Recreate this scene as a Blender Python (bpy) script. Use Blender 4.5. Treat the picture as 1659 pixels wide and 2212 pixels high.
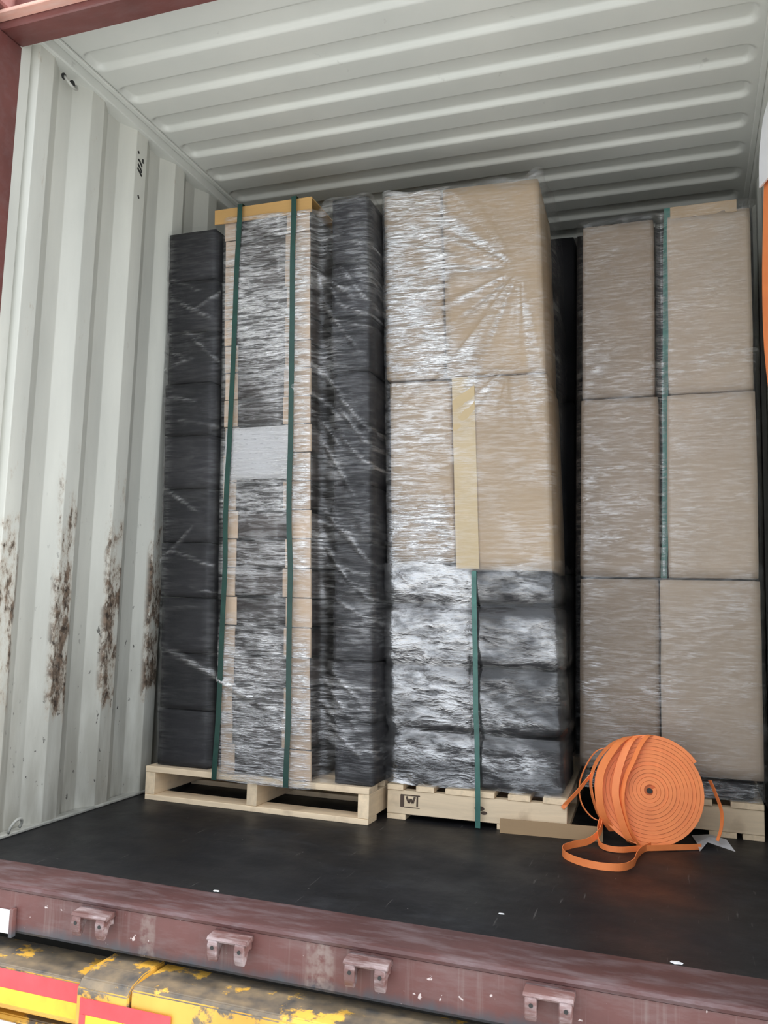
import bpy, bmesh, math, random
import numpy as np
from mathutils import Vector, Matrix

for o in list(bpy.data.objects):
    bpy.data.objects.remove(o)
SC = bpy.context.scene
COL = SC.collection
random.seed(7)
RNG = np.random.default_rng(11)

# ------------------------------------------------------------------ camera
CAM = (2.0515, -2.0349, 0.7572)
YAW, PITCH, ROLL, FPX = 0.3424, 0.1124, 0.0283, 1846.6
def cam_axes():
    cy, sy, cp, sp = math.cos(YAW), math.sin(YAW), math.cos(PITCH), math.sin(PITCH)
    f = Vector((-sy*cp, cy*cp, sp)); r = Vector((cy, sy, 0)); u = r.cross(f)
    c, s = math.cos(ROLL), math.sin(ROLL)
    return c*r + s*u, -s*r + c*u, f
_r, _u, _f = cam_axes()
cd = bpy.data.cameras.new('camera')
cd.sensor_fit = 'HORIZONTAL'; cd.sensor_width = 36.0
cd.lens = 36.0*FPX/1659.0; cd.clip_start = 0.02; cd.clip_end = 500
cam = bpy.data.objects.new('camera', cd); COL.objects.link(cam)
m = Matrix((_r, _u, -_f)).transposed().to_4x4(); m.translation = Vector(CAM)
cam.matrix_world = m
SC.camera = cam

# ------------------------------------------------------------------ world: bright overcast sky
W = bpy.data.worlds.new('overcast_sky'); SC.world = W; W.use_nodes = True
nt = W.node_tree; nt.nodes.clear()
wo = nt.nodes.new('ShaderNodeOutputWorld'); bg = nt.nodes.new('ShaderNodeBackground')
tc = nt.nodes.new('ShaderNodeTexCoord'); sx = nt.nodes.new('ShaderNodeSeparateXYZ')
rmp = nt.nodes.new('ShaderNodeValToRGB')
rmp.color_ramp.elements[0].position = 0.0; rmp.color_ramp.elements[0].color = (0.60, 0.66, 0.74, 1)
rmp.color_ramp.elements[1].position = 1.0; rmp.color_ramp.elements[1].color = (0.95, 0.98, 1.03, 1)
nt.links.new(tc.outputs['Generated'], sx.inputs[0]); nt.links.new(sx.outputs['Z'], rmp.inputs[0])
nt.links.new(rmp.outputs[0], bg.inputs['Color']); nt.links.new(bg.outputs[0], wo.inputs[0])
bg.inputs['Strength'].default_value = 2.3
# veiled sun standing off to the right: lights the yard, just misses the inside
sd = bpy.data.lights.new('veiled_sun', 'SUN'); sd.energy = 9.0; sd.angle = math.radians(25); sd.color = (1.0, 0.985, 0.96)
so = bpy.data.objects.new('veiled_sun', sd); COL.objects.link(so)
so.rotation_euler = (math.radians(-3), math.radians(42), 0); so.location = (9, 0, 14)
SC.view_settings.view_transform = 'Standard'; SC.view_settings.look = 'None'
SC.view_settings.exposure = 0.10; SC.view_settings.gamma = 1.0
SC.view_settings.use_curve_mapping = False

# ------------------------------------------------------------------ helpers
def tag(o, label=None, cat=None, group=None, kind=None):
    if label: o['label'] = label
    if cat: o['category'] = cat
    if group: o['group'] = group
    if kind: o['kind'] = kind
    return o

def link(name, me, parent=None, loc=(0, 0, 0)):
    o = bpy.data.objects.new(name, me); COL.objects.link(o)
    o.location = loc
    if parent is not None:
        o.parent = parent
    return o

def wloc(o):
    v = Vector(o.location)
    while o.parent: o = o.parent; v += Vector(o.location)
    return v

def from_bm(name, bm, mat, parent=None, smooth=False, origin=None):
    """mesh built in world coordinates; the origin goes to the middle of its base"""
    vs = [v.co for v in bm.verts]
    if origin is None:
        xs = [v.x for v in vs]; ys = [v.y for v in vs]; zs = [v.z for v in vs]
        origin = Vector(((min(xs)+max(xs))/2, (min(ys)+max(ys))/2, min(zs)))
    origin = Vector(origin)
    bmesh.ops.translate(bm, verts=bm.verts, vec=-origin)
    bmesh.ops.recalc_face_normals(bm, faces=bm.faces)
    me = bpy.data.meshes.new(name); bm.to_mesh(me); bm.free()
    if smooth: me.polygons.foreach_set('use_smooth', [True]*len(me.polygons))
    me.materials.append(mat)
    base = wloc(parent) if parent is not None else Vector((0, 0, 0))
    return link(name, me, parent, origin - base)

def from_arrays(name, V, F, mat, parent=None, smooth=True, origin=(0, 0, 0)):
    V = np.asarray(V, float) - np.array(origin)
    me = bpy.data.meshes.new(name); me.from_pydata(V.tolist(), [], F); me.update()
    if smooth: me.polygons.foreach_set('use_smooth', [True]*len(me.polygons))
    me.materials.append(mat)
    base = wloc(parent) if parent is not None else Vector((0, 0, 0))
    return link(name, me, parent, Vector(origin) - base)

def empty(name, loc):
    o = bpy.data.objects.new(name, None); COL.objects.link(o); o.location = loc
    o.empty_display_size = 0.05
    return o

def add_box(bm, x0, x1, y0, y1, z0, z1, bev=0.0, seg=1):
    g = bmesh.ops.create_cube(bm, size=1.0)
    vs = g['verts']
    for v in vs:
        v.co = Vector(((x0+x1)/2 + v.co.x*(x1-x0), (y0+y1)/2 + v.co.y*(y1-y0), (z0+z1)/2 + v.co.z*(z1-z0)))
    if bev > 0:
        es = list({e for v in vs for e in v.link_edges})
        r = bmesh.ops.bevel(bm, geom=es, offset=bev, segments=seg, affect='EDGES', profile=0.5)
        return [v for v in r['verts']]
    return vs

def box(name, b, mat, parent=None, bev=0.002, seg=1, shear=None, smooth=False):
    bm = bmesh.new(); add_box(bm, *b, bev=bev, seg=seg)
    if shear: shear(bm)
    return from_bm(name, bm, mat, parent, smooth)

def prism(bm, pts, d0, d1, axis='x'):
    """polygon pts (two coords) extruded along an axis"""
    def mk(p, d):
        if axis == 'x': return (d, p[0], p[1])
        if axis == 'y': return (p[0], d, p[1])
        return (p[0], p[1], d)
    a = [bm.verts.new(mk(p, d0)) for p in pts]; b = [bm.verts.new(mk(p, d1)) for p in pts]
    bm.faces.new(a); bm.faces.new(b[::-1])
    n = len(pts)
    for i in range(n):
        bm.faces.new((a[i], b[i], b[(i+1) % n], a[(i+1) % n]))

def cyl(bm, c, axis, r, h, seg=20):
    g = bmesh.ops.create_cone(bm, cap_ends=True, segments=seg, radius1=r, radius2=r, depth=h)
    q = Vector((0, 0, 1)).rotation_difference(Vector(axis).normalized())
    for v in g['verts']: v.co = q @ v.co + Vector(c)

def tube(bm, pts, r, seg=8, closed=False):
    pts = [Vector(p) for p in pts]; n = len(pts); rings = []
    for i, p in enumerate(pts):
        a = pts[i-1] if (i or closed) else p; b = pts[(i+1) % n] if (i < n-1 or closed) else p
        t = (b-a).normalized(); s = t.cross(Vector((0.13, 0.21, 0.97))).normalized(); w = t.cross(s)
        rings.append([bm.verts.new(p + r*(math.cos(k*2*math.pi/seg)*s + math.sin(k*2*math.pi/seg)*w)) for k in range(seg)])
    for i in range(n if closed else n-1):
        A, B = rings[i], rings[(i+1) % n]
        for k in range(seg): bm.faces.new((A[k], A[(k+1) % seg], B[(k+1) % seg], B[k]))
    if not closed: bm.faces.new(rings[0][::-1]); bm.faces.new(rings[-1])

def ribbon(bm, pts, wdirs, w, t):
    """flat strap along pts; wdirs = direction of its width (one or per point)"""
    pts = [Vector(p) for p in pts]; n = len(pts); rings = []
    for i, p in enumerate(pts):
        a = pts[max(i-1, 0)]; b = pts[min(i+1, n-1)]
        T = (b-a).normalized()
        wd = Vector(wdirs[i] if isinstance(wdirs, list) else wdirs)
        wd = (wd - T*wd.dot(T)).normalized(); N = T.cross(wd)
        rings.append([bm.verts.new(p + wd*(sw*w/2) + N*(st*t/2)) for sw, st in ((-1, -1), (1, -1), (1, 1), (-1, 1))])
    for i in range(n-1):
        A, B = rings[i], rings[i+1]
        for k in range(4): bm.faces.new((A[k], A[(k+1) % 4], B[(k+1) % 4], B[k]))
    bm.faces.new(rings[0][::-1]); bm.faces.new(rings[-1])

def spline(pts, per=8):
    """Catmull-Rom through points"""
    P = [Vector(p) for p in pts]; P = [2*P[0]-P[1]] + P + [2*P[-1]-P[-2]]; out = []
    for i in range(1, len(P)-2):
        for k in range(per):
            t = k/per; a, b, c, d = P[i-1], P[i], P[i+1], P[i+2]
            out.append(0.5*((2*b) + (c-a)*t + (2*a-5*b+4*c-d)*t*t + (3*b-a-3*c+d)*t**3))
    out.append(P[-2]); return out

_tab = RNG.random((256, 256))
def vnoise(x, y):
    x = np.asarray(x, float); y = np.asarray(y, float)
    xi = np.floor(x).astype(int); yi = np.floor(y).astype(int); fx = x-xi; fy = y-yi
    fx = fx*fx*(3-2*fx); fy = fy*fy*(3-2*fy)
    g = lambda a, b: _tab[a % 256, b % 256]
    return (g(xi, yi)*(1-fx)+g(xi+1, yi)*fx)*(1-fy)+(g(xi, yi+1)*(1-fx)+g(xi+1, yi+1)*fx)*fy - 0.5

# ------------------------------------------------------------------ materials
class NB:
    def __init__(s, name):
        s.m = bpy.data.materials.new(name); s.m.use_nodes = True
        s.t = s.m.node_tree; s.t.nodes.clear()
        s.out = s.t.nodes.new('ShaderNodeOutputMaterial')
    def n(s, typ, **kw):
        x = s.t.nodes.new(typ)
        for k, v in kw.items(): setattr(x, k, v)
        return x
    def set(s, inp, v):
        if hasattr(v, 'is_output') or isinstance(v, bpy.types.NodeSocket): s.t.links.new(v, inp)
        elif isinstance(v, (tuple, list)):
            inp.default_value = tuple(v) + ((1,) if len(v) == 3 and inp.type == 'RGBA' else ())
        else: inp.default_value = v
    def coord(s, kind='Object', scale=(1, 1, 1), rot=(0, 0, 0)):
        if kind == 'World': c = s.n('ShaderNodeNewGeometry').outputs['Position']
        else: c = s.n('ShaderNodeTexCoord').outputs[kind]
        mp = s.n('ShaderNodeMapping'); s.set(mp.inputs['Vector'], c)
        mp.inputs['Scale'].default_value = scale; mp.inputs['Rotation'].default_value = rot
        return mp.outputs[0]
    def noise(s, vec, scale=5, detail=4, rough=0.55, dist=0.0):
        x = s.n('ShaderNodeTexNoise'); s.set(x.inputs['Vector'], vec)
        x.inputs['Scale'].default_value = scale; x.inputs['Detail'].default_value = detail
        x.inputs['Roughness'].default_value = rough; x.inputs['Distortion'].default_value = dist
        return x.outputs[0]
    def ramp(s, f, a, b, ca=0.0, cb=1.0):
        x = s.n('ShaderNodeMapRange'); s.set(x.inputs[0], f)
        for i, v in zip((1, 2, 3, 4), (a, b, ca, cb)): x.inputs[i].default_value = v
        return x.outputs[0]
    def math(s, op, a, b=0.0):
        x = s.n('ShaderNodeMath', operation=op); s.set(x.inputs[0], a); s.set(x.inputs[1], b); return x.outputs[0]
    def mix(s, f, a, b):
        x = s.n('ShaderNodeMix', data_type='RGBA'); s.set(x.inputs[0], f); s.set(x.inputs[6], a); s.set(x.inputs[7], b)
        return x.outputs[2]
    def bump(s, h, strength=0.3, dist=0.01, normal=None):
        x = s.n('ShaderNodeBump'); s.set(x.inputs['Height'], h)
        x.inputs['Strength'].default_value = strength; x.inputs['Distance'].default_value = dist
        if normal is not None: s.set(x.inputs['Normal'], normal)
        return x.outputs[0]
    def bsdf(s, color, rough=0.6, normal=None, metal=0.0, spec=0.5):
        x = s.n('ShaderNodeBsdfPrincipled'); s.set(x.inputs['Base Color'], color); s.set(x.inputs['Roughness'], rough)
        s.set(x.inputs['Metallic'], metal); s.set(x.inputs['Specular IOR Level'], spec)
        if normal is not None: s.set(x.inputs['Normal'], normal)
        return x.outputs[0]
    def done(s, sh): s.t.links.new(sh, s.out.inputs[0]); return s.m
    def sep(s, v):
        x = s.n('ShaderNodeSeparateXYZ'); s.set(x.inputs[0], v); return x.outputs

def simple(name, col, rough=0.6, var=0.25, nscale=6, stretch=(1, 1, 1), bump=0.15, bscale=40, metal=0.0, spec=0.5, rand=0.0):
    b = NB(name); v = b.coord('Object', stretch)
    f = b.ramp(b.noise(v, nscale, 5), 0.3, 0.7)
    dark = tuple(c*(1-var) for c in col); lite = tuple(min(1, c*(1+var*0.6)) for c in col)
    c = b.mix(f, dark, lite)
    if rand:
        oi = b.n('ShaderNodeObjectInfo').outputs['Random']
        h = b.n('ShaderNodeHueSaturation'); b.set(h.inputs['Color'], c); b.set(h.inputs['Value'], b.ramp(oi, 0, 1, 1-rand, 1+rand)); c = h.outputs[0]
    nrm = b.bump(b.noise(v, bscale, 3), bump, 0.004)
    return b.done(b.bsdf(c, rough, nrm, metal, spec))

def mat_wall():
    b = NB('white_container_paint'); P = b.coord('World'); X, Y, Z = b.sep(P)
    f = b.ramp(b.noise(b.coord('World', (3, 3, 0.6)), 2.2, 5), 0.3, 0.72)
    col = b.mix(f, (0.53, 0.535, 0.485), (0.65, 0.65, 0.585))
    # mottled grey-brown tone, stronger toward the floor
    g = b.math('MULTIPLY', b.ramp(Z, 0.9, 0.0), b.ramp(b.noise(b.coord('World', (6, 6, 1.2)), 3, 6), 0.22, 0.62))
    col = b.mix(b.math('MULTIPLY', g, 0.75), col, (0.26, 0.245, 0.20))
    # rust rubbed through on the proud flats
    proud = b.math('MULTIPLY', b.ramp(X, -0.014, -0.003), b.ramp(X, 2.0, 1.0))
    zb = b.math('MULTIPLY', b.ramp(Z, 0.30, 0.42), b.ramp(Z, 1.40, 0.80))
    rn = b.noise(b.coord('World', (1.3, 1.3, 0.6)), 12, 8, 0.74)
    thr = b.ramp(zb, 0, 1, 0.68, 0.482)
    rm = b.ramp(b.math('SUBTRACT', rn, thr), 0.0, 0.06)
    rm = b.math('MULTIPLY', rm, proud)
    rc = b.mix(b.ramp(b.noise(P, 45, 5), 0.35, 0.65), (0.045, 0.034, 0.026), (0.22, 0.16, 0.115))
    halo = b.math('MULTIPLY', b.ramp(b.math('SUBTRACT', rn, thr), -0.07, 0.02), proud)
    col = b.mix(b.math('MULTIPLY', halo, 0.6), col, (0.40, 0.33, 0.25))
    col = b.mix(rm, col, rc)
    # small black chips and scuffs
    sp = b.ramp(b.noise(b.coord('World', (1, 1, 0.6)), 38, 3, 0.6), 0.665, 0.70)
    sp = b.math('MULTIPLY', sp, b.math('MULTIPLY', b.ramp(Z, 1.3, 0.5), b.ramp(b.noise(P, 2.3, 2), 0.38, 0.55)))
    col = b.mix(sp, col, (0.05, 0.045, 0.04))
    nrm = b.bump(b.noise(b.coord('World', (2, 2, 0.5)), 5, 4), 0.12, 0.02)
    return b.done(b.bsdf(col, 0.42, nrm))

def mat_roof():
    b = NB('white_roof_paint'); P = b.coord('World')
    f = b.ramp(b.noise(P, 1.6, 5), 0.3, 0.7)
    col = b.mix(f, (0.60, 0.62, 0.58), (0.70, 0.71, 0.66))
    sp = b.ramp(b.noise(P, 14, 4, 0.6), 0.70, 0.76)
    col = b.mix(b.math('MULTIPLY', sp, 0.4), col, (0.3, 0.3, 0.28))
    nrm = b.bump(b.noise(P, 3, 3), 0.08, 0.02)
    return b.done(b.bsdf(col, 0.38, nrm))

def mat_floor():
    b = NB('black_plywood_floor'); P = b.coord('World')
    f = b.ramp(b.noise(b.coord('World', (0.8, 2.4, 1), (0, 0, 0.5)), 3, 7, 0.62), 0.3, 0.72)
    col = b.mix(f, (0.006, 0.0062, 0.008), (0.017, 0.017, 0.019))
    d = b.ramp(b.noise(P, 2.1, 4), 0.45, 0.75)
    col = b.mix(b.math('MULTIPLY', d, 0.6), col, (0.030, 0.027, 0.024))
    s = b.ramp(b.noise(b.coord('World', (18, 1.4, 1), (0, 0, 0.9)), 5, 3, 0.5), 0.68, 0.73)
    col = b.mix(b.math('MULTIPLY', s, 0.35), col, (0.16, 0.15, 0.14))
    du = b.math('MULTIPLY', b.ramp(b.noise(b.coord('World', (1, 1.6, 1)), 4.5, 7, 0.7), 0.52, 0.68), b.ramp(b.noise(P, 1.2, 2), 0.4, 0.6))
    col = b.mix(b.math('MULTIPLY', du, 0.6), col, (0.042, 0.044, 0.049))
    s2 = b.ramp(b.noise(P, 55, 2, 0.5), 0.76, 0.79)
    col = b.mix(s2, col, (0.30, 0.29, 0.27))
    r = b.ramp(b.noise(P, 5, 5), 0.3, 0.7, 0.38, 0.62)
    nrm = b.bump(b.noise(P, 30, 5), 0.25, 0.004)
    return b.done(b.bsdf(col, r, nrm, spec=0.25))

def mat_red(name, base=(0.24, 0.075, 0.06), scuff=0.5, grey=(0.42, 0.34, 0.34), marks=False):
    b = NB(name); P = b.coord('World')
    f = b.ramp(b.noise(P, 3.5, 6, 0.6), 0.3, 0.7)
    col = b.mix(f, tuple(c*0.75 for c in base), tuple(c*1.2 for c in base))
    s = b.ramp(b.noise(b.coord('World', (1.2, 5, 5)), 5, 8, 0.66), 0.47, 0.66)
    col = b.mix(b.math('MULTIPLY', s, scuff), col, grey)
    if marks:
        X, Y, Z = b.sep(P)
        # streaks run down the face, dirt settled along its foot
        st = b.ramp(b.noise(b.coord('World', (22, 1, 0.8)), 2.0, 4, 0.6), 0.55, 0.72)
        col = b.mix(b.math('MULTIPLY', st, 0.30), col, (0.30, 0.26, 0.24))
        ft = b.math('ADD', Z, b.math('MULTIPLY', b.noise(b.coord('World', (9, 1, 4)), 3, 5), 0.05))
        col = b.mix(b.ramp(ft, -0.070, -0.098), col, (0.07, 0.075, 0.085))
        # gasket rub marks where the door seals closed
        for xs in (0.77, 1.225, 1.255):
            dd = b.math('ABSOLUTE', b.math('SUBTRACT', X, xs))
            mk = b.math('MULTIPLY', b.ramp(dd, 0.026, 0.016), b.ramp(b.noise(P, 60, 3), 0.35, 0.6))
            col = b.mix(b.math('MULTIPLY', mk, 0.4), col, (0.30, 0.25, 0.22))
        ch = b.ramp(b.noise(P, 40, 3, 0.6), 0.70, 0.73)
        col = b.mix(ch, col, (0.55, 0.46, 0.44))
    nrm = b.bump(b.noise(P, 25, 5), 0.2, 0.004)
    return b.done(b.bsdf(col, 0.5, nrm))

def mat_kraft(name, col, rand=0.06):
    b = NB(name); v = b.coord('Object')
    f = b.ramp(b.noise(v, 2.5, 5), 0.3, 0.7)
    c = b.mix(f, tuple(x*0.88 for x in col), tuple(x*1.08 for x in col))
    fl = b.noise(b.coord('Object', (1, 1, 70)), 2.0, 2)
    c = b.mix(b.math('MULTIPLY', b.ramp(fl, 0.4, 0.7), 0.12), c, tuple(x*0.7 for x in col))
    oi = b.n('ShaderNodeObjectInfo').outputs['Random']
    h = b.n('ShaderNodeHueSaturation'); b.set(h.inputs['Color'], c); b.set(h.inputs['Value'], b.ramp(oi, 0, 1, 1-rand, 1+rand))
    nrm = b.bump(fl, 0.08, 0.002)
    return b.done(b.bsdf(h.outputs[0], 0.75, nrm, spec=0.3))

def mat_wood(name, col, axis=0):
    b = NB(name); sc = [9, 9, 9]; sc[axis] = 0.7
    v = b.coord('Object', tuple(sc))
    f = b.ramp(b.noise(v, 3.5, 6, 0.6, 0.6), 0.3, 0.7)
    c = b.mix(f, tuple(x*0.85 for x in col), tuple(x*1.10 for x in col))
    oi = b.n('ShaderNodeObjectInfo').outputs['Random']
    h = b.n('ShaderNodeHueSaturation'); b.set(h.inputs['Color'], c); b.set(h.inputs['Value'], b.ramp(oi, 0, 1, 0.86, 1.12))
    d = b.ramp(b.noise(b.coord('Object'), 9, 4), 0.6, 0.75)
    cc = b.mix(b.math('MULTIPLY', d, 0.35), h.outputs[0], (0.22, 0.13, 0.07))
    nrm = b.bump(f, 0.2, 0.003)
    return b.done(b.bsdf(cc, 0.7, nrm, spec=0.3))

def mat_film(name, gloss=(0.02, 0.5), milk=(0.0, 0.08), rot=0.0, wr=(9, 9, 80), fine=2.6, bs=0.6, rough=0.12, seed=0.0, patch=3.0, thr=(0.40, 0.62), cut=(0.44, 0.60)):
    """clear stretch film: see-through, glossy and slightly milky where highlights are painted in by a vertex attribute"""
    b = NB(name)
    v = b.coord('World', wr, (0, rot, 0))
    mp = b.n('ShaderNodeMapping'); b.set(mp.inputs['Vector'], v); mp.inputs['Location'].default_value = (seed, seed*1.7, seed*0.6); v = mp.outputs[0]
    at = b.n('ShaderNodeAttribute'); at.attribute_name = 'painted_sheen'; gain = at.outputs['Fac']
    w1 = b.noise(v, 1.0, 3, 0.6, 0.6); w2 = b.noise(v, fine, 4, 0.65, 0.8)
    big = b.noise(b.coord('World'), patch, 3, 0.55, 0.4)
    painted_sheen = b.ramp(big, thr[0], thr[1], 0.35, 1.0)
    streak = b.ramp(b.math('ADD', b.math('MULTIPLY', w1, 0.55), b.math('MULTIPLY', w2, 0.45)), cut[0], cut[1], 0.12, 1.0)
    fg = b.math('MULTIPLY', b.math('MULTIPLY', painted_sheen, streak), gain)
    fac = b.ramp(fg, 0, 1, gloss[0], gloss[1]); mk = b.ramp(fg, 0, 1, milk[0], milk[1])
    h = b.math('ADD', w1, b.math('MULTIPLY', w2, 0.5))
    nrm = b.bump(h, 1.0, 0.012); b.set(nrm.node.inputs['Strength'], b.ramp(gain, 0, 1, bs*0.35, bs))
    tr = b.n('ShaderNodeBsdfTransparent'); df = b.n('ShaderNodeBsdfDiffuse'); gl = b.n('ShaderNodeBsdfGlossy')
    tr.inputs[0].default_value = (0.975, 0.975, 0.975, 1); df.inputs[0].default_value = (0.8, 0.8, 0.8, 1)
    gl.inputs['Roughness'].default_value = rough
    b.set(gl.inputs['Normal'], nrm); b.set(df.inputs['Normal'], nrm)
    m1 = b.n('ShaderNodeMixShader'); b.set(m1.inputs[0], mk); b.set(m1.inputs[1], tr.outputs[0]); b.set(m1.inputs[2], df.outputs[0])
    m2 = b.n('ShaderNodeMixShader'); b.set(m2.inputs[0], fac); b.set(m2.inputs[1], m1.outputs[0]); b.set(m2.inputs[2], gl.outputs[0])
    return b.done(m2.outputs[0])

def mat_yellow():
    b = NB('worn_yellow_paint'); P = b.coord('World')
    n1 = b.noise(P, 9, 8, 0.65); f = b.ramp(n1, 0.52, 0.56)
    y = b.mix(b.ramp(b.noise(P, 5, 4), 0.3, 0.7), (0.55, 0.29, 0.035), (0.72, 0.42, 0.07))
    r = b.mix(b.ramp(b.noise(P, 20, 5), 0.3, 0.7), (0.07, 0.065, 0.06), (0.24, 0.18, 0.11))
    up = b.sep(b.n('ShaderNodeNewGeometry').outputs['Normal'])[2]
    # the tread side is walked bare, the face keeps more paint
    f2 = b.ramp(b.math('ADD', n1, b.math('MULTIPLY', b.ramp(up, 0.3, 0.8), 0.16)), 0.57, 0.61)
    nrm = b.bump(f2, 0.3, 0.003)
    return b.done(b.bsdf(b.mix(f2, y, r), 0.5, nrm))

def mat_paper_print():
    b = NB('printed_paper'); v = b.coord('Object'); X, Y, Z = b.sep(v)
    row = b.ramp(b.math('SINE', b.math('MULTIPLY', Z, 330.0)), 0.55, 0.8)
    word = b.ramp(b.noise(b.coord('Object', (1, 0, 4)), 45, 2, 0.6), 0.55, 0.62)
    c = b.mix(b.math('MULTIPLY', b.math('MULTIPLY', row, word), 0.45), (0.93, 0.93, 0.94), (0.25, 0.25, 0.28))
    return b.done(b.bsdf(c, 0.6))

M = dict(
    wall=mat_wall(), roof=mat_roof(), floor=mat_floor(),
    red=mat_red('red_oxide_paint', (0.135, 0.044, 0.038), 0.12, (0.25, 0.2, 0.2)), sill=mat_red('scuffed_red_sill', (0.125, 0.047, 0.041), 0.40, (0.20, 0.145, 0.14), True),
    silltop=mat_red('scuffed_red_tread', (0.085, 0.036, 0.034), 0.75, (0.155, 0.115, 0.12)),
    keeper=mat_red('worn_red_keeper', (0.14, 0.07, 0.063), 0.9, (0.36, 0.30, 0.30)),
    salmon=mat_red('header_lip_highlight', (0.62, 0.34, 0.27), 0.3, (0.7, 0.6, 0.55)),  # sky-lit glare on the header lip put into its pale colour
    kraft=mat_kraft('kraft_board', (0.385, 0.285, 0.185)), kraft_grey=mat_kraft('greyer_kraft_board', (0.275, 0.213, 0.158)),
    kraft_warm=mat_kraft('warm_kraft_board', (0.40, 0.32, 0.245)), kraft_gold=mat_kraft('golden_kraft_board', (0.46, 0.275, 0.10), 0.0), kraft_flap=mat_kraft('pale_kraft_flap', (0.55, 0.41, 0.29), 0.12),
    tape=mat_kraft('pale_tape', (0.52, 0.405, 0.24), 0.0), kraft_dull=mat_kraft('dull_kraft_strip', (0.40, 0.27, 0.15), 0.0),
    dark=simple('dark_plastic', (0.022, 0.0215, 0.024), 0.6, 0.4, 4, rand=0.25, spec=0.2), product=simple('brown_black_product', (0.04, 0.033, 0.03), 0.5, 0.5, 7, rand=0.5, spec=0.3),
    wood_x=mat_wood('pine_along_x', (0.84, 0.67, 0.46), 0), wood_y=mat_wood('pine_along_y', (0.82, 0.65, 0.44), 1),
    strap=simple('green_strap', (0.008, 0.046, 0.034), 0.35, 0.3, 20, bump=0.1), strap_pale=simple('pale_green_strap', (0.045, 0.145, 0.118), 0.35, 0.3, 20, bump=0.1),
    orange=simple('orange_strap', (1.0, 0.275, 0.080), 0.5, 0.12, 12, (1, 1, 1), 0.1, 90), paper=mat_paper_print(),
    white=simple('white_card', (0.85, 0.85, 0.86), 0.55, 0.05), yellow=mat_yellow(),
    tape_red=simple('red_reflective_tape', (0.72, 0.06, 0.07), 0.4, 0.25, 14), tape_yellow=simple('yellow_reflective_tape', (0.85, 0.52, 0.03), 0.4, 0.25, 14),
    steel=simple('dull_steel', (0.20, 0.19, 0.17), 0.5, 0.4, 20, metal=0.6), wallsteel=simple('painted_steel', (0.42, 0.42, 0.38), 0.5, 0.3, 20),
    black=simple('black_paint', (0.015, 0.015, 0.014), 0.6, 0.2), brownink=simple('brown_stamp_ink', (0.10, 0.065, 0.045), 0.7, 0.3),
    yard=simple('concrete_yard', (0.46, 0.46, 0.45), 0.85, 0.15, 0.6, bscale=8),
)

# ------------------------------------------------------------------ setting: yard and container shell
CW, CH, CL = 2.35, 2.677, 12.0
bm = bmesh.new(); add_box(bm, -40, 40, -40, 40, -1.45, -1.35)
tag(from_bm('ground', bm, M['yard']), 'pale concrete yard under the truck', kind='structure')

PITCHW, FL, SL, OF = 0.273, 0.070, 0.066, 0.071
def wall_profile():
    y = 0.387 - PITCHW
    pts = [(-0.030, 0.030), (-0.014, 0.046), (-0.012, 0.088), (-0.036, 0.098)]
    pts += [(-0.034, y-0.012)]
    while y < CL-0.3:
        pts += [(0.0, y), (0.0, y+FL), (-0.036, y+FL+SL), (-0.036, y+FL+SL+OF)]
        y += PITCHW
    pts.append((-0.036, CL)); return pts
def wall(name, flip, label):
    pr = wall_profile(); zs = [0.0, 0.05, 0.35, 0.9, 1.5, 2.1, 2.60, 2.66]
    V = []; F = []
    for z in zs:
        for (x, y) in pr:
            V.append(((CW - x) if flip else x, y, z))
    n = len(pr)
    for j in range(len(zs)-1):
        for i in range(n-1):
            a = j*n+i; F.append((a, a+1, a+1+n, a+n))
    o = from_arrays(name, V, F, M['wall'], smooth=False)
    md = o.modifiers.new('bevel', 'BEVEL'); md.width = 0.006; md.segments = 2; md.limit_method = 'ANGLE'; md.angle_limit = math.radians(15)
    return tag(o, label, kind='structure')
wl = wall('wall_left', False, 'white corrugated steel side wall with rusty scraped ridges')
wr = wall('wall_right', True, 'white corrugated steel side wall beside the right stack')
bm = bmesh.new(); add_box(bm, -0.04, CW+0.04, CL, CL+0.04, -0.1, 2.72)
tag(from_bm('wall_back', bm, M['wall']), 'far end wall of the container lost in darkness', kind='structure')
bm = bmesh.new(); add_box(bm, -0.036, CW+0.036, 0.042, CL, -0.03, 0.0)
tag(from_bm('floor', bm, M['floor']), 'black scuffed plywood container floor', kind='structure')

def build_roof():
    xs = np.unique(np.concatenate([np.array([-0.05, -0.01, 0.01, 0.03]), np.linspace(0.035, 0.16, 16), np.linspace(0.2, 2.15, 14), np.linspace(2.16, 2.29, 17), [2.30, 2.32, 2.36, 2.40]]))
    ys = np.concatenate([np.arange(0.0, 5.0, 0.0055), np.arange(5.0, CL+0.02, 0.0209)])
    X, Y = np.meshgrid(xs, ys)
    y0, pr, hw = 0.367, 0.209, 0.052
    c = y0 - hw - 0.006
    k = np.round((Y-c)/pr); dy = np.abs(Y-c-k*pr)
    dx = np.abs(X-(0.041+2.285)/2) - (2.285-0.041)/2 + hw
    rr = 0.036
    qx = np.maximum(dx-(hw-rr), 0); qy = np.maximum(dy-(hw-rr), 0)
    d = np.sqrt(qx**2+qy**2) - rr + np.minimum(np.maximum(dx-(hw-rr), dy-(hw-rr)), 0)
    t = np.clip((0.003-d)/0.017, 0, 1); h = 0.020*t*t*(3-2*t)
    h[Y < 0.06] = 0
    V = np.stack([X, Y, CH+h], -1).reshape(-1, 3); nx, ny = len(xs), len(ys)
    idx = np.arange(nx*ny).reshape(ny, nx)
    F = np.stack([idx[:-1, :-1], idx[1:, :-1], idx[1:, 1:], idx[:-1, 1:]], -1).reshape(-1, 4).tolist()
    return tag(from_arrays('ceiling', V, F, M['roof']), 'white ribbed steel container roof seen from below', kind='structure')
build_roof()

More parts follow.
